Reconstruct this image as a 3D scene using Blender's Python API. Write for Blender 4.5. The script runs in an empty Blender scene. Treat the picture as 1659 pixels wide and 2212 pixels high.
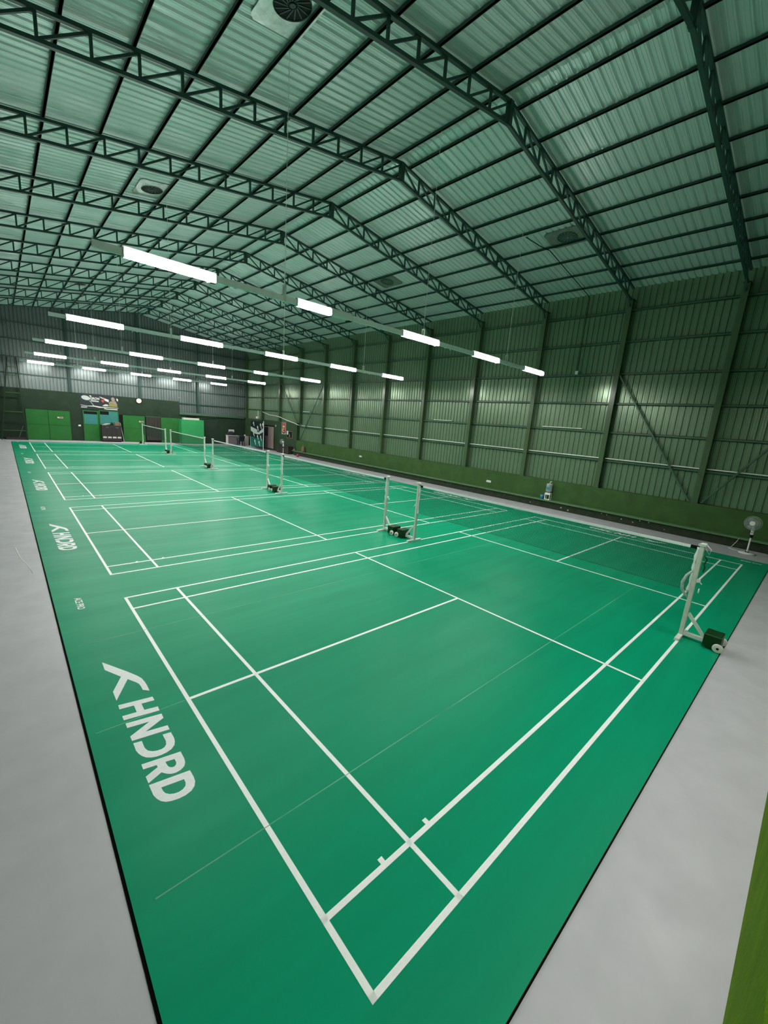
import bpy, bmesh, math, random
from mathutils import Vector, Matrix
random.seed(7)
SC = bpy.context.scene
COL = SC.collection

# ------------------------------------------------------------------ camera
cam_data = bpy.data.cameras.new('camera')
cam = bpy.data.objects.new('camera', cam_data)
COL.objects.link(cam)
RX = (0.7370941614825335, -0.6715399326799835, 0.07567242512648889)
RY = (-0.08890172917437554, -0.20735966637916392, -0.9742168399842654)
RZ = (0.6699169199670708, 0.7113621353258024, -0.212544660639942)
cam.matrix_world = Matrix(((RX[0], -RY[0], -RZ[0], -1.18006),
                           (RX[1], -RY[1], -RZ[1], -1.04396),
                           (RX[2], -RY[2], -RZ[2], 3.03375),
                           (0, 0, 0, 1)))
cam_data.sensor_fit = 'HORIZONTAL'
cam_data.sensor_width = 36.0
cam_data.lens = 880.991 / 1659.0 * 36.0
cam_data.clip_start = 0.02
cam_data.clip_end = 200
SC.camera = cam

# ------------------------------------------------------------------ world, exposure
w = bpy.data.worlds.new('world')
SC.world = w
w.use_nodes = True
w.node_tree.nodes['Background'].inputs[0].default_value = (0.5, 0.6, 0.7, 1)
w.node_tree.nodes['Background'].inputs[1].default_value = 0.02
SC.view_settings.view_transform = 'Standard'
SC.view_settings.look = 'None'
SC.view_settings.exposure = 0.9
SC.view_settings.gamma = 1.0
SC.view_settings.use_curve_mapping = False
LAMP = 150.0         # radiance of the LED battens, underside
LAMP_SIDE = 20.0     # radiance of their side faces

# ------------------------------------------------------------------ helpers
def mat(name, color, rough=0.6, metal=0.0, var=0.0, scale=3.0, spec=0.5, bump=0.0, bscale=60.0,
        emit=None, strength=0.0, stretch=None, rvar=0.0, alpha=None, trans=0.0, color2=None):
    m = bpy.data.materials.new(name)
    m.use_nodes = True
    nt = m.node_tree
    N, L = nt.nodes, nt.links
    b = N['Principled BSDF']
    b.inputs['Base Color'].default_value = (*color, 1)
    b.inputs['Roughness'].default_value = rough
    b.inputs['Metallic'].default_value = metal
    b.inputs['Specular IOR Level'].default_value = spec
    if trans:
        b.inputs['Transmission Weight'].default_value = trans
    if emit:
        b.inputs['Emission Color'].default_value = (*emit, 1)
        b.inputs['Emission Strength'].default_value = strength
    if var or rvar or bump:
        tc = N.new('ShaderNodeTexCoord')
        mp = N.new('ShaderNodeMapping')
        if stretch:
            mp.inputs['Scale'].default_value = stretch
        geo = N.new('ShaderNodeNewGeometry')
        L.new(geo.outputs['Position'], mp.inputs['Vector'])
        nz = N.new('ShaderNodeTexNoise')
        nz.inputs['Scale'].default_value = scale
        nz.inputs['Detail'].default_value = 6
        nz.inputs['Roughness'].default_value = 0.6
        L.new(mp.outputs[0], nz.inputs['Vector'])
        if var:
            c2 = color2 or tuple(min(1, c * (1 - var)) for c in color)
            c1 = color if color2 else tuple(min(1, c * (1 + var)) for c in color)
            mx = N.new('ShaderNodeMix')
            mx.data_type = 'RGBA'
            mx.inputs[6].default_value = (*c1, 1)
            mx.inputs[7].default_value = (*c2, 1)
            mr = N.new('ShaderNodeMapRange')
            mr.inputs[1].default_value = 0.3
            mr.inputs[2].default_value = 0.7
            L.new(nz.outputs[0], mr.inputs[0])
            L.new(mr.outputs[0], mx.inputs[0])
            L.new(mx.outputs[2], b.inputs['Base Color'])
        if rvar:
            mr2 = N.new('ShaderNodeMapRange')
            mr2.inputs[1].default_value = 0.3
            mr2.inputs[2].default_value = 0.7
            mr2.inputs[3].default_value = max(0, rough - rvar)
            mr2.inputs[4].default_value = min(1, rough + rvar)
            L.new(nz.outputs[0], mr2.inputs[0])
            L.new(mr2.outputs[0], b.inputs['Roughness'])
        if bump:
            nz2 = N.new('ShaderNodeTexNoise')
            nz2.inputs['Scale'].default_value = bscale
            nz2.inputs['Detail'].default_value = 3
            L.new(mp.outputs[0], nz2.inputs['Vector'])
            bp = N.new('ShaderNodeBump')
            bp.inputs['Strength'].default_value = bump
            bp.inputs['Distance'].default_value = 0.01
            L.new(nz2.outputs[0], bp.inputs['Height'])
            L.new(bp.outputs[0], b.inputs['Normal'])
    return m


class MB:
    """collects shapes into one mesh"""
    def __init__(self):
        self.v = []
        self.f = []
        self.smooth = []

    def add(self, vs, fs, smooth=False):
        o = len(self.v)
        self.v += [tuple(p) for p in vs]
        self.f += [tuple(i + o for i in f) for f in fs]
        self.smooth += [smooth] * len(fs)
        return self

    def box(self, x0, x1, y0, y1, z0, z1):
        vs = [(x0, y0, z0), (x1, y0, z0), (x1, y1, z0), (x0, y1, z0), (x0, y0, z1), (x1, y0, z1), (x1, y1, z1), (x0, y1, z1)]
        return self.add(vs, [(0, 3, 2, 1), (4, 5, 6, 7), (0, 1, 5, 4), (1, 2, 6, 5), (2, 3, 7, 6), (3, 0, 4, 7)])

    def bbox(self, x0, x1, y0, y1, z0, z1, b=0.006):
        """box with chamfered vertical and top edges"""
        def ring(z, i):
            return [(x0 + b + i, y0 + i, z), (x1 - b - i, y0 + i, z), (x1 - i, y0 + b + i, z), (x1 - i, y1 - b - i, z),
                    (x1 - b - i, y1 - i, z), (x0 + b + i, y1 - i, z), (x0 + i, y1 - b - i, z), (x0 + i, y0 + b + i, z)]
        vs = ring(z0, 0) + ring(z1 - b, 0) + ring(z1, b)
        fs = [tuple(reversed(range(8)))]
        for k in (0, 8):
            for i in range(8):
                j = (i + 1) % 8
                fs.append((k + i, k + j, k + 8 + j, k + 8 + i))
        fs.append(tuple(range(16, 24)))
        return self.add(vs, fs)

    def bar(self, p, q, w, h=None, up=(0, 0, 1)):
        h = h or w
        p, q = Vector(p), Vector(q)
        d = (q - p).normalized()
        u = Vector(up)
        if abs(d.dot(u)) > 0.98:
            u = Vector((1, 0, 0)) if abs(d.x) < 0.9 else Vector((0, 1, 0))
        s = d.cross(u).normalized()
        u = s.cross(d).normalized()
        vs = []
        for c in (p, q):
            for a, b in ((-1, -1), (1, -1), (1, 1), (-1, 1)):
                vs.append(c + s * (a * w / 2) + u * (b * h / 2))
        return self.add(vs, [(0, 3, 2, 1), (4, 5, 6, 7), (0, 1, 5, 4), (1, 2, 6, 5), (2, 3, 7, 6), (3, 0, 4, 7)])

    def cyl(self, p, q, r, r2=None, n=20, smooth=True):
        r2 = r if r2 is None else r2
        p, q = Vector(p), Vector(q)
        d = (q - p).normalized()
        u = Vector((0, 0, 1)) if abs(d.z) < 0.9 else Vector((1, 0, 0))
        s = d.cross(u).normalized()
        u = s.cross(d)
        vs = []
        for c, rr in ((p, r), (q, r2)):
            for i in range(n):
                a = 2 * math.pi * i / n
                vs.append(c + (s * math.cos(a) + u * math.sin(a)) * rr)
        self.add(vs, [tuple((i, (i + 1) % n, n + (i + 1) % n, n + i)) for i in range(n)], smooth)
        self.add(vs[:n], [tuple(reversed(range(n)))])
        self.add(vs[n:], [tuple(range(n))])
        return self

    def tube(self, pts, r, n=8):
        P = [Vector(p) for p in pts]
        rr = r if isinstance(r, (list, tuple)) else [r] * len(P)
        vs = []
        prev = None
        for i, p in enumerate(P):
            d = (P[min(i + 1, len(P) - 1)] - P[max(i - 1, 0)]).normalized()
            if prev is None:
                prev = Vector((0, 0, 1)) if abs(d.z) < 0.9 else Vector((1, 0, 0))
            s = d.cross(prev).normalized()
            prev = s.cross(d).normalized()
            for k in range(n):
                a = 2 * math.pi * k / n
                vs.append(p + (s * math.cos(a) + prev * math.sin(a)) * rr[i])
        fs = []
        for i in range(len(P) - 1):
            for k in range(n):
                j = (k + 1) % n
                fs.append((i * n + k, i * n + j, (i + 1) * n + j, (i + 1) * n + k))
        fs.append(tuple(reversed(range(n))))
        fs.append(tuple((len(P) - 1) * n + k for k in range(n)))
        return self.add(vs, fs, True)

    def lathe(self, prof, c=(0, 0, 0), n=28, axis='z'):
        vs = []
        for r, z in prof:
            for k in range(n):
                a = 2 * math.pi * k / n
                x, y = r * math.cos(a), r * math.sin(a)
                if axis == 'z':
                    vs.append((c[0] + x, c[1] + y, c[2] + z))
                elif axis == 'y':
                    vs.append((c[0] + x, c[1] + z, c[2] + y))
                else:
                    vs.append((c[0] + z, c[1] + x, c[2] + y))
        fs = []
        for i in range(len(prof) - 1):
            for k in range(n):
                j = (k + 1) % n
                fs.append((i * n + k, i * n + j, (i + 1) * n + j, (i + 1) * n + k))
        return self.add(vs, fs, True)

    def build(self, name, m, parent=None, **tags):
        me = bpy.data.meshes.new(name)
        me.from_pydata(self.v, [], self.f)
        me.polygons.foreach_set('use_smooth', self.smooth)
        bm = bmesh.new()
        bm.from_mesh(me)
        bmesh.ops.recalc_face_normals(bm, faces=bm.faces)
        bm.to_mesh(me)
        bm.free()
        me.materials.append(m)
        o = bpy.data.objects.new(name, me)
        COL.objects.link(o)
        if parent:
            o.parent = parent
        for k, v in tags.items():
            o[k] = v
        return o


def thing(name, label, cat, loc=(0, 0, 0), rz=0.0, group=None):
    o = bpy.data.objects.new(name, None)
    o.empty_display_size = 0.1
    COL.objects.link(o)
    o.location = loc
    o.rotation_euler = (0, 0, rz)
    o['label'] = label
    o['category'] = cat
    if group:
        o['group'] = group
    return o


def tag(o, label, cat, group=None):
    o['label'] = label
    o['category'] = cat
    if group:
        o['group'] = group
    return o


def dup(root, loc, rz=None, label=None):
    r = root.copy()
    COL.objects.link(r)
    r.location = loc
    if rz is not None:
        r.rotation_euler = (0, 0, rz)
    if label:
        r['label'] = label
    for ch in list(root.children):
        c = ch.copy()
        COL.objects.link(c)
        c.parent = r
        for g in list(ch.children):
            d = g.copy()
            COL.objects.link(d)
            d.parent = c
    return r


def poly_mesh(polys, to3d, thick=0.0):
    """flat filled shapes (outlines with holes) -> mesh; to3d maps (a, b) to a 3D point"""
    cu = bpy.data.curves.new('outline', 'CURVE')
    cu.dimensions = '2D'
    cu.fill_mode = 'BOTH'
    for pts in polys:
        s = cu.splines.new('POLY')
        s.points.add(len(pts) - 1)
        for i, (a, b) in enumerate(pts):
            s.points[i].co = (a, b, 0, 1)
        s.use_cyclic_u = True
    ob = bpy.data.objects.new('outline', cu)
    COL.objects.link(ob)
    me = bpy.data.meshes.new_from_object(ob)
    bpy.data.objects.remove(ob)
    for v in me.vertices:
        v.co = to3d(v.co.x, v.co.y)
    return me


def text_mesh(txt, height, width, to3d, bold=0.0):
    """text scaled so that its box is width x height, origin lower left"""
    cu = bpy.data.curves.new('text', 'FONT')
    cu.body = txt
    cu.offset = bold
    cu.resolution_u = 4
    ob = bpy.data.objects.new('text', cu)
    COL.objects.link(ob)
    me = bpy.data.meshes.new_from_object(ob)
    bpy.data.objects.remove(ob)
    xs = [v.co.x for v in me.vertices]
    ys = [v.co.y for v in me.vertices]
    x0, x1, y0, y1 = min(xs), max(xs), min(ys), max(ys)
    for v in me.vertices:
        v.co = to3d((v.co.x - x0) / (x1 - x0) * width, (v.co.y - y0) / (y1 - y0) * height)
    return me


def mesh_obj(name, me, m, parent=None, **tags):
    me.materials.clear()
    me.materials.append(m)
    o = bpy.data.objects.new(name, me)
    COL.objects.link(o)
    if parent:
        o.parent = parent
    for k, v in tags.items():
        o[k] = v
    return o


def ordinal(i):
    return ['first', 'second', 'third', 'fourth', 'fifth', 'sixth', 'seventh', 'eighth', 'ninth', 'tenth', 'eleventh', 'twelfth', 'thirteenth', 'fourteenth'][i]


# ------------------------------------------------------------------ materials
M = {}
M['mat'] = mat('court_green', (0.001, 0.292, 0.148), rough=0.40, var=0.08, scale=0.9, spec=0.09, rvar=0.04, stretch=(0.35, 3.0, 1), bump=0.05, bscale=400)
M['line'] = mat('line_white', (0.93, 0.94, 0.93), rough=0.45, var=0.03, scale=30)
M['logo'] = mat('logo_white', (0.84, 0.88, 0.88), rough=0.5, var=0.05, scale=30)
M['underlay'] = mat('underlay_black', (0.002, 0.002, 0.002), spec=0.05, rough=0.9)
M['concrete'] = mat('grey_epoxy_floor', (0.485, 0.475, 0.505), rough=0.42, var=0.06, scale=2.6, spec=0.4, rvar=0.10)
M['roof'] = mat('roof_sheet', (0.61, 0.70, 0.695), rough=0.42, metal=0.42, var=0.05, scale=1.2, rvar=0.08, stretch=(0.5, 3, 1))
M['clad'] = mat('green_wall_sheet', (0.195, 0.278, 0.180), rough=0.24, metal=0.38, var=0.05, scale=1.0, rvar=0.015)
M['cladf'] = mat('grey_green_wall_sheet', (0.165, 0.20, 0.195), rough=0.26, metal=0.42, var=0.05, scale=1.0, rvar=0.015)
M['steel'] = mat('dark_green_steel', (0.012, 0.050, 0.042), rough=0.45, var=0.15, scale=5)
M['column'] = mat('green_column_paint', (0.075, 0.12, 0.06), rough=0.22, var=0.10, scale=2.5)
M['girt'] = mat('green_girt_paint', (0.055, 0.12, 0.07), rough=0.35, var=0.15, scale=3)
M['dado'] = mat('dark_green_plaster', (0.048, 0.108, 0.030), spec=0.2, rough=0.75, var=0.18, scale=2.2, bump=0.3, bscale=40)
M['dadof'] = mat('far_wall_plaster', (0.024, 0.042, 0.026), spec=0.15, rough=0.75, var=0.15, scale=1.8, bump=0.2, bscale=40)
M['nearg'] = mat('bright_green_plaster', (0.088, 0.178, 0.005), spec=0.08, rough=0.85, var=0.18, scale=6, bump=0.8, bscale=60, stretch=(1, 1, 0.4))
M['ledge'] = mat('ledge_green', (0.09, 0.20, 0.09), rough=0.45, var=0.15, scale=6)
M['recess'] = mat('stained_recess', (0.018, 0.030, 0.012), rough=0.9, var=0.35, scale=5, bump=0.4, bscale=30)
M['doorg'] = mat('door_green_paint', (0.026, 0.150, 0.032), spec=0.2, rough=0.5, var=0.10, scale=2)
M['locker'] = mat('bright_green_board', (0.030, 0.33, 0.105), rough=0.5, var=0.06, scale=2)
M['white'] = mat('white_steel', (0.70, 0.72, 0.68), rough=0.4, var=0.05, scale=10)
M['offwhite'] = mat('post_paint', (0.62, 0.66, 0.58), rough=0.42, var=0.08, scale=14)
M['plastic'] = mat('white_plastic', (0.78, 0.77, 0.72), rough=0.35, var=0.02, scale=10)
M['boxg'] = mat('weight_box_green', (0.004, 0.038, 0.006), spec=0.3, rough=0.45, var=0.15, scale=8)
M['black'] = mat('black', (0.006, 0.006, 0.007), spec=0.15, rough=0.6, var=0.1, scale=8)
M['rubber'] = mat('wheel_white', (0.66, 0.66, 0.60), rough=0.55, var=0.06, scale=20)
M['netcord'] = mat('net_cord', (0.018, 0.040, 0.028), rough=0.8, var=0.1, scale=20)
M['tape'] = mat('net_tape', (0.86, 0.88, 0.88), rough=0.6, var=0.05, scale=15)
M['trunk'] = mat('trunking_grey_white', (0.93, 0.87, 0.90), rough=0.45, var=0.05, scale=6)
M['housing'] = mat('lamp_housing', (0.75, 0.76, 0.74), rough=0.4, var=0.03, scale=6)
M['glow'] = mat('lit_diffuser', (0.9, 0.9, 0.9), rough=0.4, emit=(1.0, 0.985, 0.95), strength=LAMP)
M['glow_side'] = mat('lit_diffuser_side', (0.9, 0.9, 0.9), rough=0.4, emit=(1.0, 0.985, 0.95), strength=LAMP_SIDE)
M['tube_white'] = mat('tube_white', (0.93, 0.93, 0.88), rough=0.3, var=0.02, scale=10)
M['opal'] = mat('unlit_diffuser', (0.80, 0.84, 0.82), rough=0.3, var=0.02, scale=10)
M['vent2'] = mat('dull_flashing', (0.20, 0.24, 0.21), rough=0.45, metal=0.5, var=0.2, scale=9)
M['vent'] = mat('galvanised_flashing', (0.60, 0.64, 0.62), rough=0.30, metal=0.6, var=0.25, scale=9)
M['brown'] = mat('dark_brown_wood', (0.022, 0.017, 0.017), rough=0.5, var=0.2, scale=8)
M['rust'] = mat('dark_panel', (0.030, 0.024, 0.018), rough=0.7, var=0.45, scale=4, stretch=(3, 1, 0.4))
M['teal'] = mat('teal_paper', (0.030, 0.20, 0.19), rough=0.6, var=0.08, scale=5)
M['card'] = mat('cardboard', (0.20, 0.15, 0.075), rough=0.8, var=0.1, scale=8)
M['paper'] = mat('paper_white', (0.62, 0.60, 0.54), rough=0.7, var=0.04, scale=9)
M['blue'] = mat('blue_plastic', (0.03, 0.25, 0.45), rough=0.4, var=0.08, scale=12)
M['bottle'] = mat('clear_bottle', (0.55, 0.62, 0.60), rough=0.2, var=0.12, scale=30, trans=0.45)
M['red'] = mat('red_board', (0.35, 0.022, 0.025), rough=0.5, var=0.08, scale=8)
M['pink'] = mat('pink_plastic', (0.42, 0.03, 0.13), rough=0.5, var=0.15, scale=20)
M['linen'] = mat('linen_cloth', (0.40, 0.36, 0.33), rough=.9, var=.12, scale=20)
M['tan'] = mat('tan_fabric', (0.24, 0.15, 0.11), rough=0.9, var=0.3, scale=25)
M['curtain'] = mat('mauve_curtain', (0.32, 0.24, 0.23), rough=0.9, var=0.15, scale=20, stretch=(1, 6, 0.5))
M['curtain2'] = mat('lilac_curtain', (0.17, 0.14, 0.16), rough=0.9, var=0.12, scale=20, stretch=(1, 6, 0.5))
M['navy'] = mat('navy_fabric', (0.010, 0.016, 0.026), rough=0.9, var=0.25, scale=12)
M['banner'] = mat('banner_black', (0.007, 0.013, 0.018), rough=0.35, var=0.2, scale=3)
M['bteal'] = mat('banner_teal', (0.006, 0.14, 0.11), rough=0.35, var=0.35, scale=4)
M['silver'] = mat('pale_grey_ink', (0.45, 0.50, 0.48), rough=0.4, var=0.12, scale=8)
M['skin'] = mat('skin_tone_ink', (0.30, 0.22, 0.19), rough=0.5, var=0.15, scale=14)
M['yellow'] = mat('ochre_ink', (0.26, 0.22, 0.065), rough=0.5, var=0.18, scale=12)
M['redink'] = mat('red_ink', (0.42, 0.05, 0.07), rough=0.5, var=0.1, scale=8)
M['cream'] = mat('cream_ink', (0.72, 0.42, 0.25), rough=0.5, var=0.1, scale=8)
M['clock'] = mat('clock_face', (0.66, 0.66, 0.55), rough=0.4, var=0.02, scale=8)
M['dust'] = mat('flaked_paint', (0.36, 0.40, 0.32), rough=0.9, var=0.2, scale=20)

# ------------------------------------------------------------------ key dimensions (metres)
PITCH = 7.2345            # spacing of the courts
NC = 5
XR, ZR, SL = 7.3, 9.85, 0.155       # ridge position, height of chord, slope
XL0, XR0 = -1.40, 16.00   # inner faces of side columns
XLC, XRC = -1.84, 16.26   # side cladding planes
YN, YF = -1.28, 37.55     # near wall face, far wall face
COLS = [1.82 + 3.24 * k for k in range(-1, 12)]   # wall columns
def zroof(x): return ZR + 0.075 - SL * abs(x - XR)

# ------------------------------------------------------------------ floor
MB().box(XLC - .1, XRC + .1, YN - .3, YF + .3, -0.16, -0.012).build('floor', M['concrete'], kind='structure')

# ------------------------------------------------------------------ corrugated sheets
def profile(a0, a1, period=0.2, depth=0.035, groove=0.28, phase=0.0):
    """(position, offset) along a sheet: flat pans with narrow grooves receding outward"""
    out = [(a0, 0.0)]
    k = math.floor((a0 - phase) / period) + 1
    while phase + k * period < a1 - period * 0.5:
        c = phase + k * period
        g = period * groove
        out += [(c - g * .5, 0.0), (c - g * .22, depth), (c + g * .22, depth), (c + g * .5, 0.0),
                (c + period * .30, 0.0), (c + period * .33, .004), (c + period * .36, 0.0),
                (c + period * .63, 0.0), (c + period * .66, .004), (c + period * .69, 0.0)]
        k += 1
    out.append((a1, 0.0))
    return out

def sheet_wall_x(name, x, out, y0, y1, z0, z1, m, phase=0.03, **tags):
    p = profile(y0, y1, phase=phase)
    vs, fs = [], []
    for a, d in p:
        vs += [(x + out * d, a, z0), (x + out * d, a, z1)]
    for i in range(len(p) - 1):
        fs.append((2 * i, 2 * i + 2, 2 * i + 3, 2 * i + 1))
    b = MB().add(vs, fs)
    b.box(x + out * .05, x + out * .12, y0, y1, z0, z1)
    return b.build(name, m, **tags)

sheet_wall_x('wall_right', XRC, 1, YN - .3, YF + .2, 1.05, zroof(XRC) + .02, M['clad'], phase=0.11, kind='structure')
sheet_wall_x('wall_left', XLC, -1, YN - .3, YF + .2, 1.05, zroof(XLC) + .02, M['clad'], phase=0.11, kind='structure')

def gable(name, y, out, x0, x1, zb, m, phase):
    p = profile(x0, x1, phase=phase, depth=.055, groove=.36)
    vs, fs = [], []
    for a, d in p:
        vs += [(a, y + out * d, zb(a)), (a, y + out * d, zroof(a) + .02)]
    for i in range(len(p) - 1):
        fs.append((2 * i, 2 * i + 2, 2 * i + 3, 2 * i + 1))
    b = MB().add(vs, fs)
    # backing
    pts = [x0, XR, x1]
    vs2 = []
    for a in pts:
        vs2 += [(a, y + out * .08, 1.0), (a, y + out * .08, zroof(a) + .02)]
    b.add(vs2, [(0, 2, 3, 1), (2, 4, 5, 3)])
    return b.build(name, m, kind='structure')

gable('wall_far', YF + .12, 1, XLC, XRC, lambda a: 3.45 if a < 10.12 else 2.5, M['cladf'], 0.166)
gable('wall_near', YN - .12, -1, XLC, XRC, lambda a: 1.1, M['clad'], 0.1)

# roof: two sloping ribbed sheets, ribs running down the slope
def roof():
    p = profile(YN - .3, YF + .3, phase=0.02, depth=0.036, groove=.36)
    b = MB()
    for xe in (XLC - .15, XRC + .15):
        vs, fs = [], []
        for a, d in p:
            vs += [(XR, a, zroof(XR) + d), (xe, a, zroof(xe) + d)]
        for i in range(len(p) - 1):
            fs.append((2 * i, 2 * i + 2, 2 * i + 3, 2 * i + 1))
        b.add(vs, fs)
        b.add([(XR, YN - .3, zroof(XR) + .08), (xe, YN - .3, zroof(xe) + .08), (xe, YF + .3, zroof(xe) + .08), (XR, YF + .3, zroof(XR) + .08)], [(0, 1, 2, 3)])
    return b.build('ceiling', M['roof'], kind='structure')
roof()

# masonry lower walls -------------------------------------------------
b = MB()
b.box(XR0, XRC + .12, YN - .2, 28.0, -0.012, 1.17)
b.build('trim_1', M['dado'], kind='structure')
# taller block at the far end with a doorway
b = MB()
b.box(XR0, XRC + .12, 28.0, 31.75, -0.012, 2.50)
b.box(XR0, XRC + .12, 33.55, YF + .2, -0.012, 2.50)
b.box(XR0, XRC + .12, 31.75, 33.55, 2.08, 2.50)
b.box(XRC + .5, XRC + .6, 31.4, 33.9, -0.012, 2.50)
b.box(XRC + .12, XRC + .6, 31.4, 31.5, -0.012, 2.50)
b.box(XRC + .12, XRC + .6, 33.8, 33.9, -0.012, 2.50)
b.box(XRC + .12, XRC + .6, 31.4, 33.9, 2.4, 2.50)
b.build('trim_2', mat('dark_green_block', (0.038, 0.068, 0.036), spec=0.15, rough=0.75, var=0.15, scale=1.8), kind='structure')
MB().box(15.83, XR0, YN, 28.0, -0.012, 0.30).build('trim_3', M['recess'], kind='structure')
MB().bbox(15.76, XR0, YN, 28.3, 0.285, 0.345, .008).build('trim_4', M['ledge'], kind='structure')
MB().box(XLC - .1, -1.60, YN - .2, YF + .2, -0.012, 1.17).build('trim_5', M['dado'], kind='structure')
# far masonry
b = MB()
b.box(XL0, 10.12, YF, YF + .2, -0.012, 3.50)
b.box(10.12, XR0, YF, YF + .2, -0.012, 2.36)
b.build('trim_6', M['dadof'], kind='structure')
MB().bbox(10.12, 15.9, YF - .10, YF + .15, 2.42, 2.60, .02).build('trim_7', M['girt'], kind='structure')
# near masonry (camera stands just inside it)
MB().box(XL0, XR0, YN - .2, YN, -0.012, 1.17).build('trim_8', M['nearg'], kind='structure')

# ------------------------------------------------------------------ sports floor
court_mat = thing('court_mat', 'long green vinyl sports mat laid over the grey floor, marked with five courts', 'sports mat')
MX0, MX1, MY0, MY1 = -0.855, 14.25, -0.505, 4 * PITCH + 6.1 + 0.55
MB().box(MX0, MX1, MY0, MY1, -0.011, 0.0).build('surface', M['mat'], court_mat)
MB().box(MX0 - .018, MX1 + .005, MY0 - .010, MY1 + .01, -0.0118, -0.004).build('underlay', M['underlay'], court_mat, label='black underlay edge')
# dark seams and scuffs on the mat
b = MB()
b2 = MB()
LT = 0.0012
for c in range(NC):
    y = c * PITCH
    for dy, xs in ((1.243, (MX0 + .12, 9.2)), (3.045, (MX0 + .06, -.01)), (4.846, (MX0 + .12, 9.2))):
        b2.box(xs[0], xs[1], y + dy, y + dy + .009, -.0005, LT * .5)
        if dy != 3.045:
            for x in ((0, .76) if c == 0 else ()):
                MB().box(x, x + .04, y + dy, y + dy + .004, 0, LT * 1.15).build('joint', M['black'], court_mat, label='fine dark joint across a line')
b2.build('seam', mat('scuffed_seam', (0.20, 0.46, 0.33), rough=.6, var=.5, scale=1.1, color2=(0.001, 0.27, 0.135)), court_mat, label='pale scuffed seams')

def court_lines():
    W = 0.04
    b = MB()
    def R(x0, x1, y0, y1): b.box(x0, x1, y0, y1, -.0002, LT)
    R(0, 13.4, 0, W); R(0, 13.4, 6.06, 6.1)
    R(0, 13.4, .46, .50); R(0, 13.4, 5.60, 5.64)
    R(0, W, 0, 6.1); R(13.36, 13.4, 0, 6.1)
    R(.76, .80, 0, 6.1); R(12.60, 12.64, 0, 6.1)
    R(4.68, 4.72, 0, 6.1); R(8.68, 8.72, 0, 6.1)
    R(W, 4.68, 3.03, 3.07); R(8.72, 13.36, 3.03, 3.07)
    for x in (.53, 1.0):
        R(x - .02, x + .02, .50, .54)
    for x in (12.87, 12.4):
        R(x - .02, x + .02, 5.56, 5.60)
    return b
lines0 = court_lines().build('court_lines', M['line'], court_mat, label='white lines of one badminton court')
for c in range(1, NC):
    o = lines0.copy(); COL.objects.link(o); o.location = (0, c * PITCH, 0)

GL = {'mark': [[(0.0, 0.003), (0.356, 0.189), (0.514, 0.264), (0.594, 0.291), (0.678, 0.302), (0.748, 0.306), (0.873, 0.305), (0.816, 0.252), (0.744, 0.251), (0.685, 0.245), (0.639, 0.228), (0.52, 0.167), (0.852, 0.002), (0.673, 0.001), (0.431, 0.119), (0.189, 0.002)]],
 'H': [[(0.94, 0.001), (0.995, 0.304), (1.067, 0.305), (1.047, 0.188), (1.165, 0.189), (1.188, 0.307), (1.26, 0.304), (1.21, 0.001), (1.138, 0.0), (1.156, 0.123), (1.034, 0.123), (1.015, 0.0)]],
 'N': [[(1.267, 0.004), (1.321, 0.307), (1.396, 0.306), (1.492, 0.126), (1.526, 0.308), (1.593, 0.308), (1.545, 0.003), (1.476, 0.002), (1.372, 0.187), (1.342, 0.004)]],
 'C': [[(1.582, 0.005), (1.597, 0.071), (1.693, 0.071), (1.721, 0.076), (1.752, 0.087), (1.785, 0.117), (1.8, 0.151), (1.805, 0.183), (1.797, 0.21), (1.771, 0.231), (1.727, 0.24), (1.626, 0.238), (1.639, 0.307), (1.728, 0.309), (1.78, 0.302), (1.823, 0.286), (1.857, 0.252), (1.872, 0.209), (1.874, 0.165), (1.868, 0.124), (1.85, 0.086), (1.824, 0.055), (1.787, 0.032), (1.741, 0.015), (1.691, 0.005)]],
 'R': [[(1.882, 0.005), (1.934, 0.306), (2.033, 0.307), (2.083, 0.3), (2.118, 0.282), (2.14, 0.248), (2.146, 0.209), (2.136, 0.175), (2.112, 0.145), (2.07, 0.115), (2.12, 0.005), (2.039, 0.003), (1.994, 0.105), (1.966, 0.104), (1.947, 0.005)],
       [(1.975, 0.17), (1.989, 0.24), (2.033, 0.241), (2.058, 0.233), (2.071, 0.217), (2.069, 0.199), (2.055, 0.184), (2.034, 0.174)]],
 'D': [[(2.141, 0.003), (2.191, 0.305), (2.277, 0.308), (2.328, 0.303), (2.371, 0.285), (2.401, 0.252), (2.415, 0.202), (2.414, 0.152), (2.401, 0.102), (2.384, 0.067), (2.352, 0.038), (2.308, 0.018), (2.262, 0.007)],
       [(2.224, 0.073), (2.253, 0.239), (2.294, 0.239), (2.326, 0.228), (2.346, 0.202), (2.352, 0.17), (2.345, 0.137), (2.327, 0.107), (2.3, 0.085), (2.27, 0.076)]]}
def logo_near(a, bb): return (-0.564 + bb, 4.30 - a, 0.0011)
def ace_near(a, bb): return (-0.605 + bb, 6.445 - a, 0.0011)
mark = poly_mesh([p for g in GL.values() for p in g], logo_near)
ace = text_mesh('ACE PRO', 0.092, 0.46, ace_near, bold=0.012)
lg = mesh_obj('logo', mark, M['logo'], court_mat, label='white brand logo lettering')
ac = mesh_obj('lettering', ace, M['logo'], court_mat, label='small white ACE PRO lettering')
for c in range(NC):
    for side in (0, 1):
        for src in (lg, ac):
            if c == 0 and side == 0:
                continue
            o = src.copy(); COL.objects.link(o)
            if side == 0:
                o.location = (0, c * PITCH, 0)
            else:
                o.rotation_euler = (0, 0, math.pi)
                o.location = (13.4, 6.1 + c * PITCH, 0)

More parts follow.
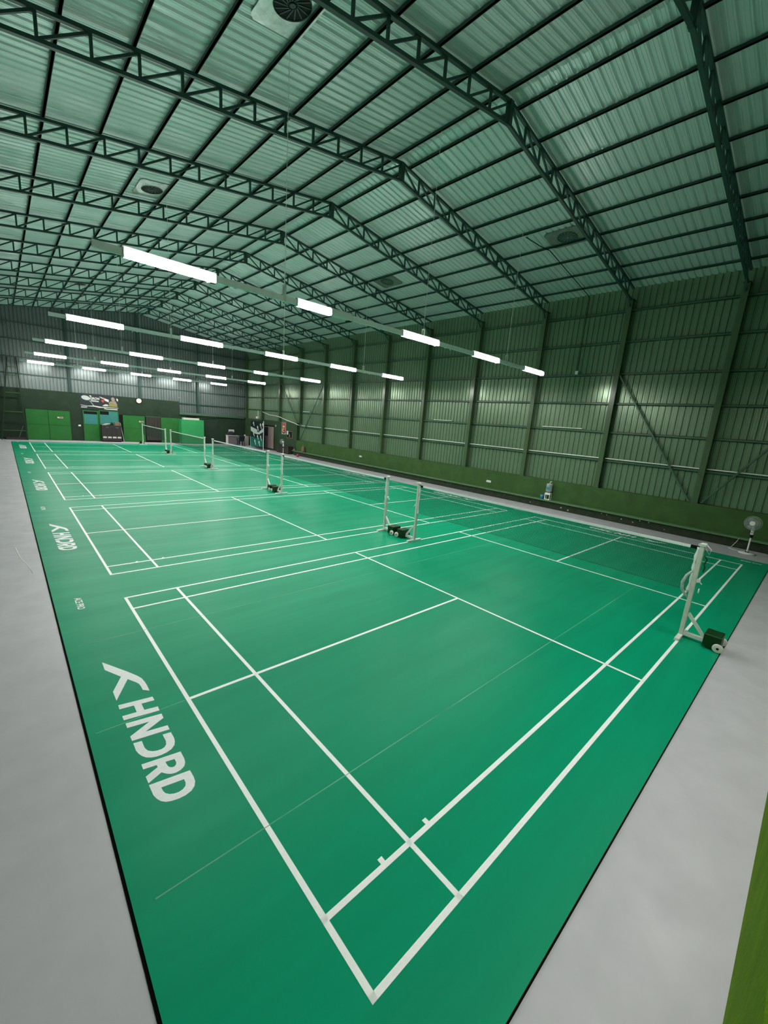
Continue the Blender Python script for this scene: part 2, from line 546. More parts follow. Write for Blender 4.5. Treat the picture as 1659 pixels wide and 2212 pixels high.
# ------------------------------------------------------------------ steel frame: trusses
def chord_z(x): return ZR - SL * abs(x - XR) - 0.03
DEP = 0.40
XE0, XE1 = -1.50, 16.10
tr0 = thing('roof_truss', '', 'roof truss', (0, COLS[1], 0), 0, 'roof trusses')
b = MB()
for xe in (XE0, XE1):
    b.bar((XR, 0, chord_z(XR)), (xe, 0, chord_z(xe)), .07, .06)
b.build('top_chord', M['steel'], tr0)
b = MB()
for xe in (XE0, XE1):
    b.bar((XR, 0, chord_z(XR) - DEP), (xe, 0, chord_z(xe) - DEP), .07, .06)
b.build('bottom_chord', M['steel'], tr0)
b = MB()
b.bar((XR, 0, chord_z(XR) + .01), (XR, 0, chord_z(XR) - DEP - .01), .12, .12)
b.build('ridge_post', M['steel'], tr0)
SP = 0.69
for s in (-1, 1):
    for k in range(1, 13):
        x = XR + s * SP * k
        if not (XE0 - .05 < x < XE1 + .05):
            continue
        b = MB(); b.bar((x, 0, chord_z(x)), (x, 0, chord_z(x) - DEP), .045, .045)
        b.build('web_post', M['steel'], tr0)
    for k in range(0, 12):
        x = XR + s * SP * k
        xn = XR + s * SP * (k + 1)
        b = MB(); b.bar((x, .0, chord_z(x) - .02), (xn, .0, chord_z(xn) - DEP + .02), .04, .04)
        b.build('web_diagonal', M['steel'], tr0)
NT = 11
for k in range(NT):
    lab = 'dark green lattice roof truss spanning the hall, %s from the near end wall' % ordinal(k)
    if k == 0:
        tr0['label'] = lab
    else:
        dup(tr0, (0, COLS[k + 1], 0), label=lab)

# purlins
pi = 0
for s, word in ((-1, 'left'), (1, 'right')):
    for k in range(9):
        x = XR + s * (0.29 + 1.0 * k)
        z = ZR - SL * abs(x - XR)
        b = MB()
        b.box(x - .020, x + .020, YN - .25, YF + .12, z + .0, z + .064)
        b.box(x - .020, x + .028, YN - .25, YF + .12, z + .0, z + .008)
        o = b.build('roof_purlin', M['steel'])
        tag(o, 'long dark green roof purlin, %s from the ridge on the %s roof slope' % (ordinal(k), word), 'purlin', 'roof purlins')

# side columns (I sections) ---------------------------------------------------
def column_parts(root, zt, base):
    b = MB()
    b.box(0, .012, -.085, .085, base, zt)            # inner flange
    b.box(.24, .252, -.085, .085, base, zt)          # outer flange
    b.box(.012, .24, -.006, .006, base, zt)          # web
    b.build('shaft', M['column'], root)
    b = MB()
    b.box(-.015, .26, -.11, .11, base, base + .02)
    for yy in (-.09, .09):
        b.cyl((.03, yy, base + .02), (.03, yy, base + .05), .012, n=8)
    b.build('base_plate', M['column'], root)
    b = MB()
    b.box(-.03, .26, -.10, .10, zt, zt + .02)
    b.bar((-.0, 0, zt - .25), (-.28, 0, zt + .03), .05, .05)
    b.build('bracket', M['steel'], root)

c_lo = thing('wall_column', '', 'steel column', (XR0, COLS[0], 0), 0, 'steel columns of the long walls')
column_parts(c_lo, 8.07, 1.17)
c_hi = thing('wall_column', '', 'steel column', (XR0, COLS[9], 0), 0, 'steel columns of the long walls')
column_parts(c_hi, 8.07, 2.50)
for i, y in enumerate(COLS):
    lab = 'green steel column on the right-hand long wall, %s from the near end wall' % ordinal(i)
    if i == 0: c_lo['label'] = lab
    elif i == 9: c_hi['label'] = lab
    elif y < 28.0: dup(c_lo, (XR0, y, 0), label=lab)
    elif i != 9: dup(c_hi, (XR0, y, 0), label=lab)
dup(c_lo, (XL0, COLS[-1], 0), math.pi, 'green steel column in the corner where the left long wall meets the far wall')
# far wall columns
for i, x in enumerate((2.70, 7.20, 11.70)):
    t = thing('end_wall_column', ('slim green steel column on the far wall above the door sign, left of the clock', 'slim green steel column on the far wall right above the round clock', 'slim green steel column on the far wall above the bright green cupboard')[i], 'steel column', (x, YF, 0), 0, 'steel columns of the far wall')
    zb = 3.50 if i < 2 else 2.60
    zt = zroof(x) - .14
    b = MB()
    b.box(-.09, .09, -.05, -.04, zb, zt); b.box(-.09, .09, .09, .10, zb, zt); b.box(-.005, .005, -.04, .09, zb, zt)
    b.build('shaft', M['steel'], t)
    MB().box(-.11, .11, -.06, .10, zb, zb + .015).build('base_plate', M['column'], t)

# wall rails (girts)
GZ = [2.28, 3.37, 4.45, 5.54, 6.68, 7.77]
for i, z in enumerate(GZ):
    b = MB()
    y1 = YF if z > 2.6 else 28.0
    b.box(XRC - .085, XRC - .002, YN, y1, z, z + .012)
    b.box(XRC - .085, XRC - .077, YN, y1, z - .075, z + .012)
    b.box(XRC - .085, XRC - .002, YN, y1, z - .075, z - .060)
    o = b.build('wall_rail', M['girt'])
    tag(o, 'green horizontal wall rail on the right-hand long wall, %s up from the plaster' % ordinal(i), 'wall rail', 'wall rails of the long wall')
for i, z in enumerate([3.37, 4.45, 5.54, 6.68, 7.77, 8.88]):
    b = MB()
    x0, x1 = (XL0, XR0) if z > 3.5 else (10.2, XR0)
    if z > 8.3:
        w_ = (zroof(XR) - z - .2) / SL
        x0, x1 = XR - w_, XR + w_
    b.box(x0, x1, YF + .03, YF + .12, z - .04, z + .03)
    o = b.build('wall_rail', M['steel'])
    tag(o, 'dark horizontal wall rail crossing the far wall, %s up from the floor' % ordinal(i), 'wall rail', 'wall rails of the far wall')

# white conduit lying along the lowest rail
b = MB()
cy = [YN] + [v for c_ in COLS if YN < c_ < 27.9 for v in (c_ - .1, c_ + .1)]
for i in range(0, len(cy) - 1, 2):
    b.cyl((XRC - .10, cy[i], 2.335), (XRC - .10, cy[i + 1], 2.34), .019, n=8)
b.tube([(XRC - .1, 27.85, 2.345), (XR0 - .03, 27.95, 2.40), (XR0 - .03, 28.2, 2.46), (XR0 - .03, 29.6, 2.66), (XR0 - .03, 30.8, 2.87), (XR0 - .03, 31.4, 2.93), (XR0 - .03, 32.6, 2.97), (XR0 - .03, 33.9, 3.19)], .022)
tag(b.build('conduit', M['tube_white']), 'thin white conduit along the lowest rail of the right-hand long wall', 'pipe')
b = MB(); b.cyl((XRC - .10, 6.05, 3.42), (XRC - .10, 7.75, 3.42), .016, n=8)
tag(b.build('tube_lamp', M['tube_white']), 'unlit white tube on the second rail, above the water bottle', 'tube lamp', 'unlit tubes on the second wall rail')
b = MB(); b.cyl((XRC - .10, 12.75, 3.42), (XRC - .10, 14.0, 3.42), .016, n=8)
tag(b.build('tube_lamp', M['tube_white']), 'unlit white tube on the second rail, between the fifth and fourth columns', 'tube lamp', 'unlit tubes on the second wall rail')
b = MB(); b.cyl((XRC - .10, 26.5, 3.42), (XRC - .10, 27.5, 3.42), .016, n=8)
tag(b.build('tube_lamp', M['tube_white']), 'unlit white tube on the second rail next to the crossed far braces', 'tube lamp', 'unlit tubes on the second wall rail')

# diagonal braces
for name, p, q, lab in (
        ('wall_brace', (16.08, 4.98, 5.45), (16.08, 2.0, 1.2), 'green diagonal brace falling towards the second column of the long wall'),
        ('wall_brace', (16.08, -1.2, 5.45), (16.08, 1.65, 1.2), 'green diagonal brace rising away from the second column towards the near corner'),
        ('wall_brace', (16.08, 30.9, 5.75), (16.08, 28.1, 2.5), 'green diagonal brace sloping above the red poster'),
        ('wall_brace', (16.08, 24.6, 5.45), (16.08, 27.65, 1.2), 'green diagonal brace ending at the taller plaster block')):
    b = MB(); b.bar(p, q, .05, .05); b.bar((p[0] + .02, p[1], p[2]), (q[0] + .02, q[1], q[2]), .008, .07)
    tag(b.build(name, M['girt']), lab, 'brace', 'diagonal wall braces')

# ------------------------------------------------------------------ roof ventilators
def ventilator(x, y, lab, s=1.0, fm='vent', om='black', tm='steel'):
    t = thing('roof_ventilator', lab, 'ventilator', (x, y, zroof(x) - .012), 0, 'round roof ventilators')
    sl = SL if x < XR else -SL
    t.rotation_euler = (0, -math.atan(sl), 0)
    b = MB()
    n = 36
    r, hw, hy = .30 * s, .44 * s, .62 * s
    vs = []
    for k in range(n):
        a = 2 * math.pi * k / n
        c_, s_ = math.cos(a), math.sin(a)
        m_ = max(abs(c_) / hw, abs(s_) / hy)
        vs.append((r * c_, r * s_, 0)); vs.append((c_ / m_, s_ / m_, 0))
    for zz in (0, -.008):
        b.add([(v[0], v[1], v[2] + zz) for v in vs], [(2 * k, 2 * k + 1, (2 * k + 3) % (2 * n), (2 * k + 2) % (2 * n)) for k in range(n)])
    b.build('flashing', M[fm], t)
    b = MB(); b.lathe([(r, -.02), (r, .01), (r * .98, .012), (r * .98, -.02)]); b.build('throat_ring', M[fm], t)
    b = MB()
    b.cyl((0, 0, -.006), (0, 0, -.002), r * .97, n=36)
    b.build('opening', M[om], t)
    b = MB()
    for k in range(14):
        a = 2 * math.pi * k / 14
        b.bar((r * .25 * math.cos(a), r * .25 * math.sin(a), -.012), (r * .93 * math.cos(a + .5), r * .93 * math.sin(a + .5), -.009), .02, .003)
    b.cyl((0, 0, -.02), (0, 0, -.006), r * .16, n=16)
    b.build('turbine', M[tm], t)
    return t
ventilator(2.68, 5.98, 'round dark roof ventilator in a pale square of flashing, biggest of them, left slope')
ventilator(2.66, 14.0, 'round roof ventilator between the third and fourth trusses, left slope', .95)
ventilator(2.62, 28.6, 'small far roof ventilator high on the left slope', .9)
ventilator(12.35, 5.95, 'round roof ventilator on the right slope between the second and third trusses', 1.0, 'vent2', 'steel', 'vent2')
ventilator(12.0, 13.9, 'round roof ventilator on the right slope behind the first light row', 1.0, 'vent2', 'steel', 'vent2')

# ------------------------------------------------------------------ light rows
LZ = 5.21
rows_word = ['beyond the nearest court', 'beyond the second court', 'at mid hall', 'beyond the fourth court', 'nearest the far wall', 'along the near end wall']
def lamp_parts(t, L, lit):
    b = MB()
    b.box(0, L, -.035, .035, .045, .085)
    b.build('housing', M['housing'], t)
    b = MB()
    def body(x0, x1):
        P = [(-.050, .045), (-.055, .01), (-.055, -.045), (-.045, -.060), (.045, -.060), (.055, -.045), (.055, .01), (.050, .045)]
        vs = [(x0, y, z) for y, z in P] + [(x1, y, z) for y, z in P]
        n = 8
        fs = [(k, (k + 1) % n, n + (k + 1) % n, n + k) for k in range(n)] + [tuple(range(n)), tuple(range(n, 2 * n))]
        b.add(vs, fs)
    body(.02, lit - .02)
    o = b.build('diffuser', M['glow_side'], t)
    o.data.materials.append(M['glow'])
    for p in o.data.polygons:
        if p.normal.z < -0.9:
            p.material_index = 1
    if lit < L:
        b = MB(); body(lit - .015, L - .02); b.build('unlit_cover', M['opal'], t)
    for x in (0, L - .02):
        b = MB(); b.bbox(x, x + .02, -.055, .055, -.066, .06, .004); b.build('end_cap', M['housing'], t)
    b = MB(); b.box(L - .11, L - .02, -.03, .03, -.082, -.067); b.bar((L - .1, 0, -.08), (L - .16, 0, -.09), .02); b.build('clip', M['black'], t)
lamp_full = None
lampn = 0
for r in range(-1, 5):
    y = 6.667 + PITCH * r
    t = thing('light_trunking', 'long white trunking carrying the lamp row %s' % rows_word[r], 'trunking', (0, y, LZ), 0, 'hanging light trunkings')
    ends = [-.02] + [v for k in range(5) for v in (.35 + 2.93 * k - .004, .35 + 2.93 * k + 1.384)]
    for k in range(5):
        MB().box(ends[2 * k], ends[2 * k + 1], -.03, .03, -.045, .055).build('channel', M['trunk'], t)
    for x in (2.05, 4.9, 7.9, 11.0):
        MB().box(x, x + .03, -.034, .034, -.06, .058).build('joint_sleeve', M['trunk'], t)
    for x in (1.95, 5.0, 8.1, 11.3):
        b = MB(); b.cyl((x, 0, -.045), (x, 0, -.085), .012, n=8); b.build('cable_gland', M['plastic'], t)
    for x in (3.02, 6.98, 10.95):
        b = MB(); b.box(x - .02, x + .02, -.04, -.034, -.05, .24); b.box(x - .02, x + .02, .034, .04, -.05, .24); b.box(x - .02, x + .02, -.04, .04, .23, .245)
        b.build('hanger_bracket', M['housing'], t)
        b = MB(); b.cyl((x, 0, .24), (x, 0, zroof(x) - LZ - .1), .005, n=6)
        b.build('suspension_wire', M['trunk'], t)
    for k in range(5 if r >= 0 else 3):
        x = .35 + 2.93 * k
        lab = 'lit white tube lamp, %s from the left, row %s' % (ordinal(k), rows_word[r])
        if r < 0 or (r, k) in ((0, 1), (2, 3)):
            t = thing('tube_lamp', lab.replace('lit white', 'partly lit white'), 'tube lamp', (x, y, LZ), 0, 'lit tube lamps')
            lamp_parts(t, 1.38, .83)
        elif lamp_full is None:
            lamp_full = thing('tube_lamp', lab, 'tube lamp', (x, y, LZ), 0, 'lit tube lamps')
            lamp_parts(lamp_full, 1.38, 1.38)
        else:
            dup(lamp_full, (x, y, LZ), label=lab)

# ------------------------------------------------------------------ nets and posts
crt = ['nearest court', 'second court', 'middle court', 'fourth court', 'farthest court']
def post_parts(t):
    # local frame: the net leaves towards +y, ballast arm towards -y, foot along x
    b = MB(); b.bbox(-.035, .035, -.03, .03, .04, 1.55, .006); b.build('upright', M['offwhite'], t)
    b = MB(); b.bbox(-.26, .26, -.035, .035, .0, .045, .006); b.build('foot', M['white'], t)
    b = MB(); b.box(-.03, .03, -.32, -.02, .045, .10); b.build('ballast_arm', M['white'], t)
    b = MB(); b.bar((0, -.03, .42), (0, -.30, .10), .045, .04, up=(1, 0, 0)); b.build('brace', M['white'], t)
    b = MB(); b.bbox(-.15, .15, -.52, -.30, .035, .235, .008); b.build('weight_box', M['boxg'], t)
    for s in (-1, 1):
        b = MB()
        b.lathe([(.0, -.016), (.055, -.016), (.07, -.010), (.07, .010), (.055, .016), (.0, .016)], c=(s * .175, -.50, .072), axis='x', n=24)
        wh = b.build('wheel', M['rubber'], t)
        b = MB(); b.cyl((s * .150, -.50, .072), (s * .196, -.50, .072), .018, n=12); b.build('hub', M['black'], wh)
    b = MB(); b.bbox(-.05, .05, -.05, .03, 1.54, 1.585, .008); b.cyl((-.03, .035, 1.55), (.03, .035, 1.55), .022, n=12)
    b.build('cord_pulley', M['offwhite'], t)
    b = MB(); b.cyl((-.02, -.05, .98), (.02, -.05, .98), .028, n=12); b.bar((.02, -.05, .98), (.02, -.10, .93), .012)
    b.build('winch', M['plastic'], t)
    # bundled net edge tied along the upright
    b = MB()
    pts = [(-.0, .050 + .006 * math.sin(z * 11), z) for z in [0.76 + .05 * i for i in range(16)]]
    b.tube(pts, [.020 + .006 * math.sin(i * 1.7) for i in range(16)], n=8)
    b.build('gathered_edge', M['tape'], t)

p0 = thing('net_post', '', 'net post', (6.70, .03, .0014), 0, 'badminton net posts')
post_parts(p0)
for c in range(NC):
    y = c * PITCH
    la = 'white net post with green weight box at the near side of the %s' % crt[c]
    lb = 'white net post with green weight box at the far side of the %s' % crt[c]
    if c == 0: p0['label'] = la
    else: dup(p0, (6.70, y + .03, .0014), label=la)
    dup(p0, (6.70, y + 6.07, .0014), math.pi, lb)
# bits hanging from the post nearest the camera
b = MB()
b.tube([(-.02, .05, 1.12), (-.06, .10, 1.04), (-.08, .13, .92), (-.06, .12, .80), (-.03, .06, .70), (-.02, .04, .66)], [.014, .02, .024, .022, .02, .014], n=10)
b.build('padded_strap', mat('clear_wrap', (.42, .50, .46), rough=.35, var=.3, scale=30), p0, label='loose wrapped strap')
b = MB()
b.tube([(.0 + .035 * math.cos(a), -.085, .82 + .035 * math.sin(a)) for a in [i * math.pi / 6 for i in range(13)]], .006, n=6)
b.tube([(.01, -.03, 1.52), (.03, -.10, 1.42), (.03, -.11, 1.50), (.01, -.05, 1.56)], .006, n=6)
b.build('cord_loop', M['tape'], p0)
b = MB(); b.tube([(.0, -.05, 1.40), (.02, -.09, 1.33), (.0, -.07, 1.26), (-.02, -.09, 1.22), (.0, -.08, 1.14)], .010, n=6)
b.build('hook', M['boxg'], p0, label='dark green hook')

def net_parts(t):
    L = 5.98
    ztop, zbot = 1.478, .79
    b = MB()
    cs = .0016
    ny = int(L / .024)
    for i in range(ny + 1):
        y = i * L / ny
        b.add([(-cs, y - cs, zbot), (cs, y - cs, zbot), (0, y + cs, zbot), (-cs, y - cs, ztop), (cs, y - cs, ztop), (0, y + cs, ztop)], [(0, 1, 4, 3), (1, 2, 5, 4), (2, 0, 3, 5)])
    nz = int((ztop - zbot) / .024)
    for i in range(nz + 1):
        z = zbot + i * (ztop - zbot) / nz
        b.add([(-cs, 0, z - cs), (cs, 0, z - cs), (0, 0, z + cs), (-cs, L, z - cs), (cs, L, z - cs), (0, L, z + cs)], [(0, 1, 4, 3), (1, 2, 5, 4), (2, 0, 3, 5)])
    b.build('mesh', M['netcord'], t)
    b = MB()
    n = 24
    for i in range(n):
        y0, y1 = L * i / n, L * (i + 1) / n
        s0, s1 = .007 * math.sin(math.pi * i / n), .007 * math.sin(math.pi * (i + 1) / n)
        b.add([(-.006, y0, 1.478 - s0), (.006, y0, 1.478 - s0), (.006, y0, 1.522 - s0), (-.006, y0, 1.522 - s0),
               (-.006, y1, 1.478 - s1), (.006, y1, 1.478 - s1), (.006, y1, 1.522 - s1), (-.006, y1, 1.522 - s1)],
              [(0, 1, 5, 4), (1, 2, 6, 5), (2, 3, 7, 6), (3, 0, 4, 7)])
    b.build('top_tape', M['tape'], t)
    for y0, y1 in ((-.02, .12), (L - .12, L + .02)):
        b = MB(); b.box(-.008, .008, y0, y1, 1.474, 1.527); b.build('tape_end', M['black'], t, label='black end patch')
    b = MB(); b.cyl((0, 0, zbot), (0, L, zbot), .004, n=6); b.build('bottom_cord', M['netcord'], t)
n0 = thing('badminton_net', 'badminton net with white top tape across the nearest court', 'net', (6.70, .06, 0), 0, 'badminton nets')
net_parts(n0)
for c in range(1, NC):
    dup(n0, (6.70, c * PITCH + .06, 0), label='badminton net with white top tape across the %s' % crt[c])

# ------------------------------------------------------------------ far wall doors, panels and objects
def struct(name, b, m, parent=None, **k): return b.build(name, m, parent, kind='structure', **k)
Y = YF
# double door left
b = MB(); b.box(.03, 2.60, Y - .02, Y + .02, -.012, 2.16)
d = struct('door_1', b, M['dadof'])
for i, (x0, x1) in enumerate(((.06, 1.275), (1.295, 2.54))):
    b = MB(); b.bbox(x0, x1, Y - .06, Y - .021, 0.02, 1.06, .004); b.bbox(x0, x1, Y - .06, Y - .021, 1.075, 2.11, .004)
    b.build('leaf', M['doorg'], d)
# half-glazed door and window
b = MB(); b.box(3.28, 4.34, Y - .02, Y + .02, -.012, 2.28)
d = struct('door_2', b, M['dadof'])
b = MB(); b.bbox(3.32, 4.30, Y - .06, Y - .021, .01, 1.28, .004); b.box(3.32, 3.39, Y - .06, Y - .021, 1.28, 2.26); b.box(4.22, 4.30, Y - .06, Y - .021, 1.28, 2.26); b.box(3.39, 4.22, Y - .06, Y - .021, 2.20, 2.26)
b.build('leaf', M['doorg'], d)
MB().box(3.39, 4.22, Y - .045, Y - .035, 2.0, 2.20).build('glass', M['black'], d, label='bare dark glass')
MB().box(3.39, 4.22, Y - .05, Y - .035, 1.28, 2.0).build('paper_cover', M['teal'], d, label='teal sheet covering the glass')
b = MB(); b.box(4.34, 5.62, Y - .03, Y + .02, 1.22, 1.30); b.box(4.34, 5.62, Y - .03, Y + .02, 2.28, 2.34); b.box(4.34, 4.40, Y - .03, Y + .02, 1.3, 2.28); b.box(5.57, 5.62, Y - .03, Y + .02, 1.3, 2.28)
wd = struct('window_1', b, M['doorg'])
MB().box(4.40, 4.98, Y - .015, Y - .01, 2.02, 2.28).build('glass', M['black'], wd, label='bare dark glass')
b = MB(); b.box(4.40, 4.98, Y - .02, Y - .01, 1.30, 2.02); b.box(4.98, 5.57, Y - .02, Y - .01, 1.30, 2.28)
b.build('paper_cover', M['teal'], wd, label='teal sheet covering the glass')
b = MB(); b.box(4.34, 5.62, Y - .03, Y + .01, -.012, 1.22); struct('trim_9', b, M['doorg'])
# third door
b = MB(); b.box(5.66, 5.89, Y - .02, Y + .02, -.012, 2.10); b.box(5.89, 7.45, Y - .02, Y + .02, -.012, 2.12)
d = struct('door_3', b, M['black'])
b = MB(); b.bbox(5.90, 7.44, Y - .06, Y - .021, .01, 1.08, .004); b.bbox(5.90, 7.44, Y - .06, Y - .021, 1.09, 2.09, .004)
b.build('leaf', M['doorg'], d)
# dark doorway screen
b = MB(); b.box(7.45, 8.63, Y - .02, Y + .02, -.012, 2.10)
d = struct('door_4', b, M['black'])
b = MB()
for k in range(5):
    x0 = 7.53 + .215 * k
    b.bbox(x0, x0 + .208, Y - .05, Y - .021, .16, 2.06, .004)
b.build('leaf', M['rust'], d)
b = MB(); b.cyl((7.5, Y - .05, 2.08), (8.6, Y - .05, 2.08), .02, n=8); b.build('rail', M['girt'], d)
b = MB(); b.bbox(8.64, 10.11, Y - .04, Y + .01, 0.0, 2.07, .005); b.box(9.37, 9.38, Y - .043, Y - .04, 0, 2.07)
struct('door_5', b, M['doorg'])
# bright green cupboard
t = thing('cupboard', 'bright green tall cupboard standing out from the far wall beneath the beam', 'cupboard', (10.02, 36.75, -.012))
MB().bbox(0, 1.85, 0, .75, 0, 2.05, .006).build('carcass', M['locker'], t)
MB().box(.02, 1.20, -.012, 0, .03, 2.02).build('door', M['locker'], t)
MB().box(1.21, 1.83, -.012, 0, .03, 2.02).build('door', M['locker'], t)
b = MB(); b.box(.2, 1.5, .1, .5, 2.05, 2.20); tag(b.build('cardboard_box', M['paper']), 'flat pale box on top of the bright green cupboard', 'box'); bpy.data.objects['cardboard_box'].location = (10.02, 36.75, -.012)
b = MB(); b.box(10.65, 11.55, Y - .02, Y + .0, 2.14, 2.34); tag(b.build('wall_opening', M['black']), 'narrow dark opening in the far wall above the bright green cupboard', 'opening')
# bracket lamp right of the cupboard
b = MB(); b.bar((11.95, Y - .08, 2.27), (13.2, Y - .08, 2.36), .03); b.bar((13.2, Y - .08, 2.40), (13.22, Y - .08, 1.70), .025)
tag(b.build('wall_bracket', M['steel']), 'thin dark L-shaped rod below the beam on the far wall', 'bracket')

# brown cabinet
t = thing('cabinet', 'dark brown low cabinet with four white tags against the far wall window', 'cabinet', (4.37, 37.0, -.012))
MB().bbox(0, 1.30, 0, .52, .06, 1.27, .006).build('body', M['brown'], t)
MB().box(.03, 1.27, .03, .5, 0, .06).build('plinth', M['black'], t)
for k in range(4):
    dr = MB().box(.02 + .318 * k, .325 + .318 * k, -.014, 0, .08, 1.23).build('door', M['brown'], t)
    MB().box(.06 + .318 * k, .30 + .318 * k, -.018, -.014, .29, .41).build('tag', M['paper'], dr, label='white paper tag')
for k in (0, 1):
    b = MB()
    for q in (0, 1):
        x = .30 + .64 * k + .09 * q
        b.bar((x, -.03, 1.13), (x + .03, -.03, 1.07), .014); b.bar((x, -.03, 1.13), (x, -.01, 1.13), .014)
    b.build('handle', M['silver'], t)
b = MB(); b.bbox(.0, .34, 0, .28, 0, .26, .004)
bx = b.build('cardboard_box', M['card']); bx.location = (5.25, 37.05, 1.258); tag(bx, 'small brown cardboard box standing on the dark brown cabinet', 'box')
b = MB()
b.lathe([(0, 0), (.12, 0), (.14, .06), (.11, .14), (.05, .2), (0, .21)], n=18)
o = b.build('cloth_bundle', M['navy']); o.location = (5.10, 37.36, 1.258); o.scale = (.8, .8, 1); tag(o, 'dark bundle beside the cardboard box on the brown cabinet', 'bundle')
for k in range(3):
    b = MB(); b.box(0, .30, 0, .22, 0, .03)
    o = b.build('paper_stack', M['paper']); o.location = (4.42 + .13 * k, 37.06 + .04 * (k % 2), 1.258 + (0, .046, 0.092)[k]); o.rotation_euler = (0, 0, .2 * (k - 1))
    tag(o, ['pale papers at the left end of the brown cabinet top', 'pale papers on top of the others, middle of the brown cabinet', 'pale papers next to the dark bundle on the brown cabinet'][k], 'paper', 'papers on the brown cabinet')
b = MB(); b.cyl((5.80, 36.95, -.01), (5.70, 37.45, 1.45), .016, n=8)
tag(b.build('pole', M['silver']), 'thin grey pole leaning beside the brown cabinet', 'pole')

# clock
t = thing('wall_clock', 'round clock with black rim on the far wall', 'clock', (7.09, Y, 3.28))
b = MB(); b.lathe([(0, -.03), (.19, -.03), (.225, -.045), (.235, -.02), (.235, 0)], axis='y', n=32); b.build('rim', M['black'], t)
b = MB(); b.cyl((0, -.036, 0), (0, -.031, 0), .185, n=32); b.build('dial', M['clock'], t)
b = MB(); b.bar((0, -.042, 0), (.07, -.042, -.07), .014, .004); b.bar((0, -.042, 0), (.0, -.042, .13), .010, .004); b.build('hand', M['black'], t)
# small signs
for lab, x0, x1, z in (('small white and red sign on the green double door', 1.80, 2.12, 1.63), ('small white and red sign on the green door beneath the clock', 7.02, 7.35, 1.64)):
    t = thing('door_sign', lab, 'sign', (x0, Y - .062, z), 0, 'small door signs')
    MB().box(0, x1 - x0, -.008, 0, -.05, .05).build('plate', M['paper'], t)
    b = MB(); b.box(.10, x1 - x0 - .02, -.010, -.008, -.028, .03)
    b.build('red_field', M['redink'], t, label='red band')
b = MB(); b.bbox(-.08, .08, -.025, 0, -.06, .06, .01)
o = b.build('switch_box', M['plastic']); o.location = (3.08, Y, 1.12); tag(o, 'small white switch box on the far wall between the double door and the glazed door', 'switch')

# printed banner
t = thing('banner', 'wide black printed banner with a racket and a player, above the teal window', 'banner', (3.18, Y, 2.36))
BW, BH = 2.48, 1.15
def onb(d): return lambda a, bb: (a, -d, bb)
MB().box(0, BW, -.018, 0, 0, BH).build('sheet', M['banner'], t)
def blob(cx, cz, rx, rz, rot=0, n=28):
    return [(cx + rx * math.cos(a) * math.cos(rot) - rz * math.sin(a) * math.sin(rot), cz + rx * math.cos(a) * math.sin(rot) + rz * math.sin(a) * math.cos(rot)) for a in [2 * math.pi * i / n for i in range(n)]]
mesh_obj('racket_print', poly_mesh([blob(.40, .83, .27, .16, -.22), ], onb(.0195)), M['silver'], t)
mesh_obj('racket_shaft', poly_mesh([[(.60, .66), (.63, .66), (.92, .26), (.88, .25)]], onb(.0196)), M['silver'], t)
mesh_obj('lettering', text_mesh('GIROW', .19, .62, lambda a, bb: (.66 + a, -.0197, .72 + bb), bold=.03), M['paper'], t, label='white lettering')
mesh_obj('small_lettering', poly_mesh([[(.72, .60), (1.20, .58), (1.20, .66), (.70, .68)]], onb(.0196)), M['silver'], t)
mesh_obj('shuttle_print', poly_mesh([blob(.70, .98, .07, .045, -.4)], onb(.0197)), M['paper'], t)
mesh_obj('streak_print', poly_mesh([[(1.24, 1.0), (1.45, .94), (1.86, .80), (1.84, .62), (1.68, .68), (1.45, .83)]], onb(.0197)), M['paper'], t)
mesh_obj('streak_print', poly_mesh([[(1.38, .92), (1.56, .86), (1.62, .78), (1.48, .80)], [(1.34, .70), (1.46, .80), (1.58, .64), (1.46, .56)]], onb(.0199)), M['redink'], t)
mesh_obj('player_print', poly_mesh([blob(2.14, .86, .12, .16, .2), [(1.98, .70), (2.3, .74), (2.42, .42), (1.9, .45)], [(1.84, .58), (1.98, .72), (2.02, .62), (1.86, .44)]], onb(.0196)), M['skin'], t)
mesh_obj('shirt_print', poly_mesh([[(1.98, .72), (2.08, .62), (2.20, .50), (2.36, .52), (2.42, .30), (1.80, .30), (1.86, .48)]], onb(.0199)), M['yellow'], t)
mesh_obj('hand_print', poly_mesh([[(1.42, .34), (1.62, .46), (1.78, .44), (1.80, .32), (1.5, .30)], [(2.36, .96), (2.46, .92), (2.47, .74), (2.38, .78)]], onb(.0196)), M['paper'], t)
mesh_obj('ribbon_print', poly_mesh([[(.02, .30), (.5, .26), (.9, .30), (1.3, .25), (1.8, .24), (2.46, .24), (2.44, .20), (1.7, .18), (1.2, .16), (.9, .22), (.5, .22), (.1, .26)], [(1.55, .16), (1.75, .12), (2.4, .14), (2.4, .06), (1.7, .06), (1.5, .10)], [(.08, .10), (.45, .12), (.45, .18), (.08, .17)]], onb(.0200)), M['paper'], t)

# tall ladder frame in the far left corner
t = thing('ladder_frame', 'tall dark green ladder frame leaning on the far wall in the left corner', 'ladder', (0, 0, 0))
for p, q in (((-1.30, 37.05, -.01), (-.58, 37.4, 5.5)), ((.02, 37.05, -.01), (-.14, 37.4, 5.5))):
    b = MB(); b.bar(p, q, .06, .07); b.build('rail', M['dadof'], t)
for z in (.62, 1.88, 3.14, 4.30, 4.85):
    f_ = z / 5.5
    b = MB(); b.bar((-1.30 + .72 * f_, 37.05 + .35 * f_, z), (.02 - .16 * f_, 37.05 + .35 * f_, z), .05, .05); b.build('rung', M['dado'], t)
b = MB(); b.bar((-.42, 37.1, .15), (-.15, 37.15, .95), .03); b.build('stay', M['girt'], t)
b = MB(); b.bbox(-1.1, .0, 37.15, 37.5, -.01, .16, .01); tag(b.build('timber_plank', M['brown']), 'dark plank lying on the floor under the ladder frame', 'plank')

